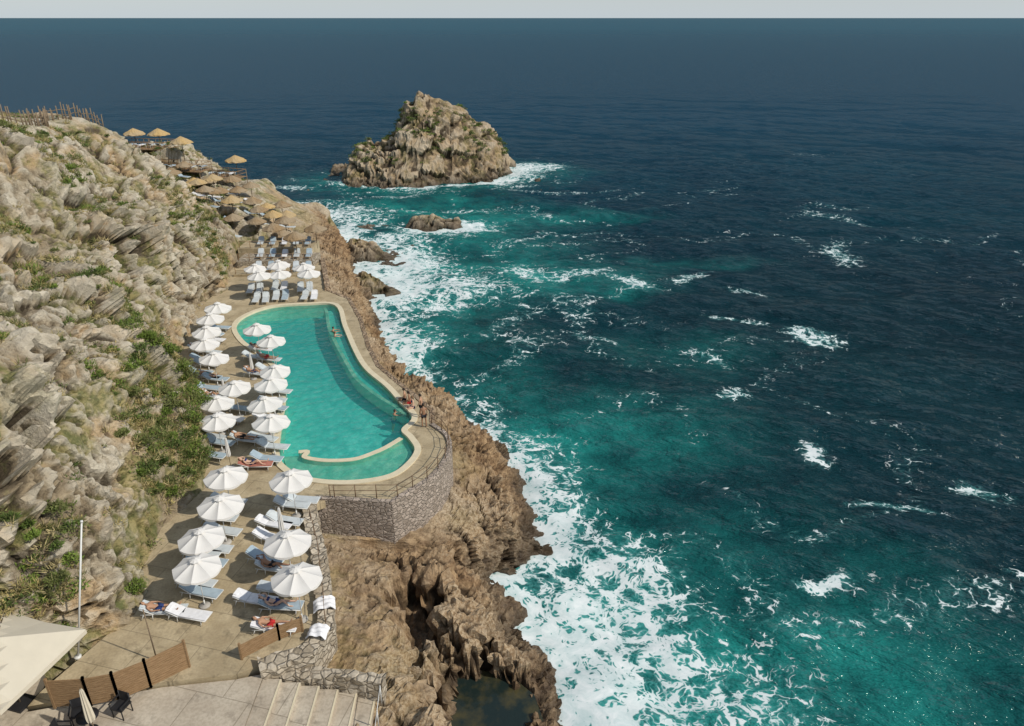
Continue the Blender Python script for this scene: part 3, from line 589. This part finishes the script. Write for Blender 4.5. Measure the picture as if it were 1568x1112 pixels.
def tdeck(x,y,w,d,rot):
    z=max(gz(x+a*w/2,y+c*d/2) for a in (-1,0,1) for c in (-1,0,1))+.1; b=MB(); k=int(w/.16)
    for i in range(k): b.box((-w/2+i*.16+.08,0,0),(.145,d,.04),M_wood)
    for sx in (-1,0,1):
        for sy in (-1,1): b.cyl((sx*w*.48,sy*d*.48,-2.5),(sx*w*.48,sy*d*.48,1.0),.06,.05,M_woodd,6)
    for sy in (-1,1):
        for h in (.5,.95): b.cyl((-w*.48,sy*d*.48,h),(w*.48,sy*d*.48,h),.035,.035,M_wood,6)
        for i in range(int(w/.9)): b.cyl((-w*.48+i*.9,sy*d*.48,0),(-w*.48+i*.9,sy*d*.48,.95),.03,.03,M_wood,5)
    for sx in (-1,1):
        for h in (.5,.95): b.cyl((sx*w*.48,-d*.48,h),(sx*w*.48,d*.48,h),.035,.035,M_wood,6)
    b.obj('timber_deck',(x,y,z),rot)
    for i in range(int(w/1.6)): inst('sun_lounger',LG[i%3],(x-w*.35+i*1.5,y+random.uniform(-.3,.3),z+.02),1.4)
tdeck(-51,105,9,3.5,-.15); tdeck(-44,99.5,8,3,-.2); tdeck(-40,104,6,2.5,-.35)
for i,(y0,x0,x1) in enumerate([(75.2,-29.6,-20.8),(78.2,-30.2,-21.8),(81.2,-31,-22.6)]):
    b=MB(); b.box(((x0+x1)/2,y0+1.6,5.3+i*.55),(x1-x0,3.3,1.9),M_rub if i%2 else M_deck); b.obj('terrace_step'); zt=6.25+i*.55
    for k in range(5): inst('sun_lounger',LG[k%3],(x0+2.2+k*1.35,y0+1.5,zt),math.radians(-80))
    railing('timber_railing',[(x0+.2,y0+.1),(x1-.2,y0+.1)],zt,.8,1.2,M_wood,(1.,.5),.03)
for x,y in [(-24,80),(-22.6,83.5),(-27.5,83.8)]: inst('straw_umbrella',SU,(x,y,7.0),random.random())
# crest picket fence
cpz=[]
for y in np.arange(50,80,.3):
    k=int(np.argmin(np.abs(ys-y))); row=P[k]; m=(row[:,0]<cx[k]+4)&(row[:,0]>cx[k]-6); r=row[m]; j=int(np.argmax(r[:,2]+.25*r[:,0])); cpz.append(r[j])
cpz=np.array(cpz); ker=np.ones(9)/9; xs_=np.convolve(np.pad(cpz[:,0],4,'edge'),ker,'valid')
b=MB(); prev=None
for x,y in zip(xs_,cpz[:,1]):
    z=gz(x,y); h=1.3+random.uniform(-.3,.3); b.cyl((x,y,z-.4),(x+random.uniform(-.1,.1),y+random.uniform(-.05,.05),z+h),.07,.05,M_woodd,5)
    if prev: b.cyl((prev[0],prev[1],prev[2]+.9),(x,y,z+.9),.04,.04,M_woodd,5); b.cyl((prev[0],prev[1],prev[2]+.45),(x,y,z+.45),.04,.04,M_woodd,5)
    prev=(x,y,z)
b.obj('picket_fence')
# ------------------------------------------------------------ sea stacks
def stack(name,cy,prof,yr,wf,wb,x0,x1,step,amp,mat):
    xs=np.arange(x0-4,x1+4,step); yy=np.arange(cy-wf-5,cy+wb+5,step); Xg,Yg=np.meshgrid(xs,yy)
    h=np.interp(Xg,[p[0] for p in prof],[p[1] for p in prof]); ridg=np.interp(Xg,[p[0] for p in yr],[p[1] for p in yr]); f=np.interp(Xg,[p[0] for p in yr],[p[2] for p in yr])
    d=np.where(Yg<ridg,(ridg-Yg)/f,(Yg-ridg)/wb); Z=(h+1.2)*(1-np.clip(d,0,1.5)**1.45)-1.2; Z=np.maximum(Z,-4)
    P=np.stack([Xg,Yg,Z],-1); N=gnormals(P); N=N if N[...,2].mean()>0 else -N
    D=amp*(crag(P+33)+ridge(P*.35,3)*.4-.2)
    P=P+N*D[...,None]; g,_=grid_obj(name,P,mat,{'cav':cavity(D,12),'coast':np.clip(1-P[...,2]/5,0,1)},smooth=False); return P,N
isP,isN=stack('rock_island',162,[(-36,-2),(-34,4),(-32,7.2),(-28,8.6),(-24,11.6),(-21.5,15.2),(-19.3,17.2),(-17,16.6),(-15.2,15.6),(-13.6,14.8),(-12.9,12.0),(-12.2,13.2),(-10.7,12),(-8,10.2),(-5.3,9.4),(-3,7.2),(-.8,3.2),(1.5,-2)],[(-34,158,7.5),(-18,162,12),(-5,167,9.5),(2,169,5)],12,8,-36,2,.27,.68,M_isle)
stack('reef_rock',119,[(-17.5,-1),(-16,1.4),(-13,2.0),(-11,1.1),(-8.8,1.5),(-7,-1)],[(-17,119.5,2.6),(-8,119.5,2.2)],2.6,2.4,-17.5,-7,.22,.45,M_isle)
stack('coastal_rock',102,[(-25,1),(-22,3),(-20,2.2),(-18,-1)],[(-25,103,4),(-18,101,2.5)],4,3,-26,-18,.22,.5,M_isle)
stack('coastal_rock',87.5,[(-21,2),(-18,3),(-16,2.2),(-13.8,-1)],[(-21,88,3),(-14,87,2)],3,3,-21,-13.5,.22,.5,M_isle)
stack('coastal_rock',113,[(-35,4),(-31,5),(-28,3),(-25.5,-1)],[(-35,114,4),(-25,111,2.5)],4,3,-35,-25.5,.25,.6,M_isle)
sI=isP.reshape(-1,3); nI=isN.reshape(-1,3); wI=(sI[:,2]>4)*(nI[:,2]>.2)*np.clip(fbm(sI*.2+8,2)+.25,0,1); wI=wI/wI.sum(); ii=rng.choice(len(sI),260,p=wI)
foliage('island_shrubs',[G2,G3,G1],[(sI[i],nI[i]) for i in ii],.65,(.08,.28),60,.6)
# ------------------------------------------------------------ sea
def axis(a,b,st,lo,hi,g=1.06):
    m=list(np.arange(a,b,st)); s=st; x=m[-1]
    while x<hi: s*=g; x+=s; m.append(x)
    s=st; x=a; pre=[]
    while x>lo: s*=g; x-=s; pre.append(x)
    return np.array(pre[::-1]+m)
sx=axis(-48,78,.30,-30000,30000,1.045); sy=axis(16,150,.32,-3000,40000,1.025)
Xs,Ys=np.meshgrid(sx,sy)
WD=np.array([-.5,-.87])
def ocean(n,L,wind,cut,seed):
    r=np.random.default_rng(seed); k=np.fft.fftfreq(n,L/n)*2*np.pi; kx,ky=np.meshgrid(k,k); kk=np.hypot(kx,ky); kk[0,0]=1e-6
    Lw=wind**2/9.81; d=(kx*WD[0]+ky*WD[1])/kk; S=np.exp(-1/(kk*Lw)**2)/kk**3.8*(np.abs(d)**3+.06)*np.exp(-(kk*cut)**2); S[0,0]=0
    h=np.fft.ifft2(np.sqrt(S)*(r.normal(size=(n,n))+1j*r.normal(size=(n,n)))).real; return h/h.std()
o1=ocean(512,90.,4.8,.12,1); o2=ocean(512,237.,8.,.6,2)
def samp(o,L,x,y):
    n=o.shape[0]; u=(x/L*n)%n; v=(y/L*n)%n; i=np.floor(u).astype(int)%n; j=np.floor(v).astype(int)%n; fu=u-np.floor(u); fv=v-np.floor(v)
    return (o[j,i]*(1-fu)+o[j,(i+1)%n]*fu)*(1-fv)+(o[(j+1)%n,i]*(1-fu)+o[(j+1)%n,(i+1)%n]*fu)*fv
gapx=np.gradient(sx);gapy=np.gradient(sy); G=np.maximum(gapx[None,:],gapy[:,None])
h1_=samp(o1,90.,Xs,Ys); h2_=samp(o2,237.,Xs,Ys)
Hs=h1_*.15*np.clip((1.8-G)/1.2,0,1)+h2_*.20*np.clip((6-G)/4,0,1)
def dens_(pts,st=.6):
    o=[]
    for i in range(len(pts)-1):
        a=np.array(pts[i]);c=np.array(pts[i+1]);k=max(1,int(np.hypot(*(c-a))/st))
        for j in range(k): o.append(a+(c-a)*j/k)
    return o
cw=[]
for p_ in dens_([(r[1],r[0]) for r in Wl]):
    cw.append((p_[0],p_[1],float(np.interp(p_[1],[0,24,30,34,38,44,50,60,70,80,90,105,120],[3.6,3.6,4.4,4.8,3.2,2.8,2.4,2.6,3.6,5.6,7.5,8,6]))))
for p_ in dens_([(-35,157),(-33,153),(-26,151),(-17,150.5),(-9,153),(-3,158),(1,163),(3,168)]): cw.append((p_[0],p_[1],2. if p_[0]<-4 else 4.2))
for p_ in dens_([(-17.8,119),(-15,117.2),(-10,117.2),(-6.6,118.5),(-7,121)]): cw.append((p_[0],p_[1],2.8))
for p_ in dens_([(-20,87),(-15,84.8),(-12.8,87),(-14,90),(-17,100),(-18,104)]): cw.append((p_[0],p_[1],3.8))
cw=np.array(cw)
foam=np.zeros_like(Xs); m=(Xs>-52)&(Xs<120)&(Ys>8)&(Ys<210); xf=Xs[m];yf=Ys[m]; ff=np.zeros(len(xf)); dmin=np.full(len(xf),99.)
zf_=xf*0
wz=perlin(np.stack([xf*.12,yf*.12,zf_+2],-1)); wy=perlin(np.stack([xf*.12,yf*.12,zf_+12],-1)); wm=fbm(np.stack([xf*.35,yf*.35,zf_+32],-1),3)
near=(xf<30)
xn=xf[near]; yn=yf[near]; fn_=np.zeros(len(xn)); dn=np.full(len(xn),99.); wmod=1+1.1*wz[near]+.5*wm[near]
for (a,c,w) in cw:
    d=np.hypot(xn-a,yn-c); np.maximum(fn_,np.exp(-(d/(w*np.clip(wmod,.4,2)))**1.2),out=fn_); np.minimum(dn,d,out=dn)
ff[near]=fn_*(1.0+.28*wm[near]); dmin[near]=dn
xw=xf+wz*3+wm*.8; yw=yf+wy*3+wm*.8
bl=[(-32,127,9,7,0,.65),(-44.7,148,7,3,0,.5),(-23,142,8,1.5,.2,.45),(-10,131,10,2,.1,.45),(4,172,8,2.4,-.2,.7),(-15,101,5,9,.2,.7),(-7,87,6,6,0,.62),(3,94,7,1.6,-.1,.5),(14.7,89.8,4,1.2,-.4,.66),(10,94,4,1.5,-.3,.45),(23.7,92.9,4,1.,.3,.5),(28,86.6,3.5,2.2,-.5,.5),(47.7,103.3,2.6,8,-.2,.5),(31.9,74,3,1.5,-.4,.66),(26,79,3.5,1.3,-.4,.5),(19.7,68.8,4,1.,-.4,.48),(20.5,59.5,1.8,1.8,-.8,.6),(23,50,2,1.3,-.5,.62),(26.3,42.7,2.6,.8,-.4,.56),(34.8,44.6,2.,1.5,-.6,.6),(19,35.3,2.8,.9,-.2,.7),(3,42.3,2,4,.4,.55),(6.9,34.5,3,3.4,0,.48),(7.6,29.5,4,5,0,.46),(11.9,26.1,3.4,3,0,.40),(8.1,72.2,5,1.,-.1,.42),(30,34,3,.8,-.4,.40),(5,26,3,4,0,.48),(14,20,3,4,0,.4)]
for (a,c,rx_,ry_,ro,am) in bl:
    dx=xw-a;dy=yw-c;u=dx*math.cos(ro)+dy*math.sin(ro);v=-dx*math.sin(ro)+dy*math.cos(ro); ff=ff+(1-ff)*am*np.exp(-((u/rx_)**2+(v/ry_)**2))
pn=fbm(np.stack([xf*.03,yf*.03,zf_+5],-1),2); pn2=1-np.abs(perlin(np.stack([xw*.07,yw*.09,zf_+25],-1)))*3.8
shore=np.exp(-((xf+5)/30)**2)
ff=np.maximum(ff,np.clip(pn2*.36-.27+.38*pn+.17*shore,0,.28))
foam[m]=ff*np.clip((120-xf)/30,0,1)*np.clip((210-yf)/40,0,1)
sh=np.zeros_like(Xs); ss=np.exp(-(dmin/10)**1.4)*.65
for (a,c,rx_,ry_,am) in [(-15,128,16,8,.75),(8,126,14,5,.6),(-3,95,14,6,1.),(9,89,10,5,.65),(3.6,54,6,4,.85),(9,30,8,8,.85),(13,24,10,6,.85),(-9,80,8,9,.65),(21,30,10,7,.4),(-5,108,14,9,.55),(19,70,9,5,.3),(-14,137,14,5,.6),(12,52,9,7,.35),(25,100,12,4,.3)]:
    ss=ss+(1-ss)*am*np.exp(-(((xw-a)/rx_)**2+((yw-c)/ry_)**2))
sh[m]=ss*(.8+.5*wz)
SP=np.stack([Xs,Ys,Hs],-1)
def sea_mat():
    t=NT('sea_water'); flat=t.pos((1,1,.2)); foam=t.attr('foam'); sh=t.attr('shal')
    wn=t.noise(flat,.35,3,.6,col=True); wv=t.vadd(flat,t.vscale(wn,3.2)); wv2=t.vadd(flat,t.vscale(wn,4.5))
    e=t.mr(t.vor(wv,.8,'DISTANCE_TO_EDGE'),0,.30); e2=t.mr(t.vor(wv2,2.1,'DISTANCE_TO_EDGE'),0,.3); n=t.noise(wv,.8,6,.7)
    T=t.math('ADD',t.math('MULTIPLY',e,.32),t.math('MULTIPLY',e2,.28)); T=t.math('ADD',T,t.math('MULTIPLY',t.mr(n,.3,.7),.5))
    T=t.mr(T,.2,.86,.05,1.)
    f=t.math('SUBTRACT',foam,T); mask=t.mr(f,-.02,.18,0,.97,True)
    soft=t.mr(f,-.45,.1,0,1,True); soft=t.math('MULTIPLY',soft,t.mr(foam,.12,.5))
    big=t.noise(flat,.018,3); s=t.n('ShaderNodeSeparateXYZ'); t.set(s.inputs[0],flat)
    deep_skytint=t.mix(t.mr(big,.35,.65),(.0008,.016,.023),(.0012,.031,.040))
    deep_skytint=t.mix(t.mr(s.outputs[1],70,260),deep_skytint,(.0015,.040,.075)); deep_skytint=t.mix(t.mr(s.outputs[1],300,2500),deep_skytint,(.004,.066,.105))  # bluer with distance: reflected sky painted into the base colour
    shn=t.math('MULTIPLY',sh,t.mr(t.noise(wv,.25,2,.6),.3,.65,.45,1.2)); c=t.mix(t.mr(shn,.04,.85),deep_skytint,(.013,.22,.195))
    c=t.mix(t.math('MULTIPLY',soft,.5),c,(.12,.44,.42))
    r=t.n('ShaderNodeVectorRotate',rotation_type='Z_AXIS'); t.set(r.inputs['Vector'],flat); r.inputs['Angle'].default_value=.45
    st=t.n('ShaderNodeVectorMath',operation='MULTIPLY'); t.set(st.inputs[0],r.outputs[0]); st.inputs[1].default_value=(.4,1.,1.)
    b1=t.noise(st.outputs[0],.36,6,.64)
    nb=t.bump(b1,1.6,1.)
    df=t.n('ShaderNodeBsdfDiffuse'); t.set(df.inputs[0],c); t.set(df.inputs['Normal'],nb)
    gl=t.n('ShaderNodeBsdfGlossy'); gl.inputs['Roughness'].default_value=.1; t.set(gl.inputs['Normal'],nb)
    fr=t.n('ShaderNodeFresnel'); fr.inputs['IOR'].default_value=1.33; t.set(fr.inputs['Normal'],nb)
    w=t.n('ShaderNodeMixShader'); t.set(w.inputs[0],t.math('MINIMUM',fr.outputs[0],.16)); t.set(w.inputs[1],df.outputs[0]); t.set(w.inputs[2],gl.outputs[0])
    fb=t.n('ShaderNodeBsdfDiffuse'); t.set(fb.inputs[0],t.mix(t.mr(n,.33,.62),(.78,.81,.81),(.50,.61,.61)))
    mx=t.n('ShaderNodeMixShader'); t.set(mx.inputs[0],mask); t.set(mx.inputs[1],w.outputs[0]); t.set(mx.inputs[2],fb.outputs[0]); return t.done(mx.outputs[0])
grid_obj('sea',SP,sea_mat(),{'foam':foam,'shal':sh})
# ------------------------------------------------------------ world, sun, camera
SD=Vector((.90,-.36,.86)).normalized(); el=math.asin(SD.z); az=math.atan2(SD.x,SD.y)
w=bpy.data.worlds.new('World'); sc.world=w; w.use_nodes=True; nt=w.node_tree; nt.nodes.clear()
def nn(t,**k):
    x=nt.nodes.new(t)
    for a,b_ in k.items(): setattr(x,a,b_)
    return x
sk=nn('ShaderNodeTexSky',sky_type='NISHITA'); sk.sun_disc=False; sk.sun_elevation=el; sk.sun_rotation=az; sk.dust_density=.6
tc=nn('ShaderNodeTexCoord'); mp=nn('ShaderNodeMapping'); mp.inputs['Scale'].default_value=(1,1,4); nt.links.new(tc.outputs['Generated'],mp.inputs[0])
no=nn('ShaderNodeTexNoise'); no.inputs['Scale'].default_value=2.6; no.inputs['Detail'].default_value=6; nt.links.new(mp.outputs[0],no.inputs[0])
mr=nn('ShaderNodeMapRange'); mr.inputs[1].default_value=.42; mr.inputs[2].default_value=.62; mr.inputs[3].default_value=.05; mr.inputs[4].default_value=.7; nt.links.new(no.outputs[0],mr.inputs[0])
sx_=nn('ShaderNodeSeparateXYZ'); nt.links.new(tc.outputs['Generated'],sx_.inputs[0])
hz=nn('ShaderNodeMapRange'); hz.inputs[1].default_value=.0; hz.inputs[2].default_value=.14; hz.inputs[3].default_value=.85; hz.inputs[4].default_value=0.; nt.links.new(sx_.outputs[2],hz.inputs[0])
mxm=nn('ShaderNodeMath',operation='MAXIMUM'); nt.links.new(mr.outputs[0],mxm.inputs[0]); nt.links.new(hz.outputs[0],mxm.inputs[1])
mi=nn('ShaderNodeMix',data_type='RGBA'); nt.links.new(mxm.outputs[0],mi.inputs[0]); nt.links.new(sk.outputs[0],mi.inputs[6]); mi.inputs[7].default_value=(5.9,6.7,7.3,1)
bg=nn('ShaderNodeBackground'); bg.inputs[1].default_value=.095; nt.links.new(mi.outputs[2],bg.inputs[0]); wo=nn('ShaderNodeOutputWorld'); nt.links.new(bg.outputs[0],wo.inputs[0])
sl=bpy.data.lights.new('sun','SUN'); sl.energy=3.6; sl.angle=math.radians(.8); sl.color=(1,.935,.82); so=link(bpy.data.objects.new('sun',sl)); so.rotation_euler=SD.to_track_quat('Z','Y').to_euler(); so.location=(60,-30,80)
cd=bpy.data.cameras.new('camera'); cd.lens=26; cd.sensor_width=36; cd.clip_end=60000; cd.clip_start=.5; co=link(bpy.data.objects.new('camera',cd)); co.location=(0,0,31); co.rotation_euler=(math.radians(90-25.05),0,0); sc.camera=co
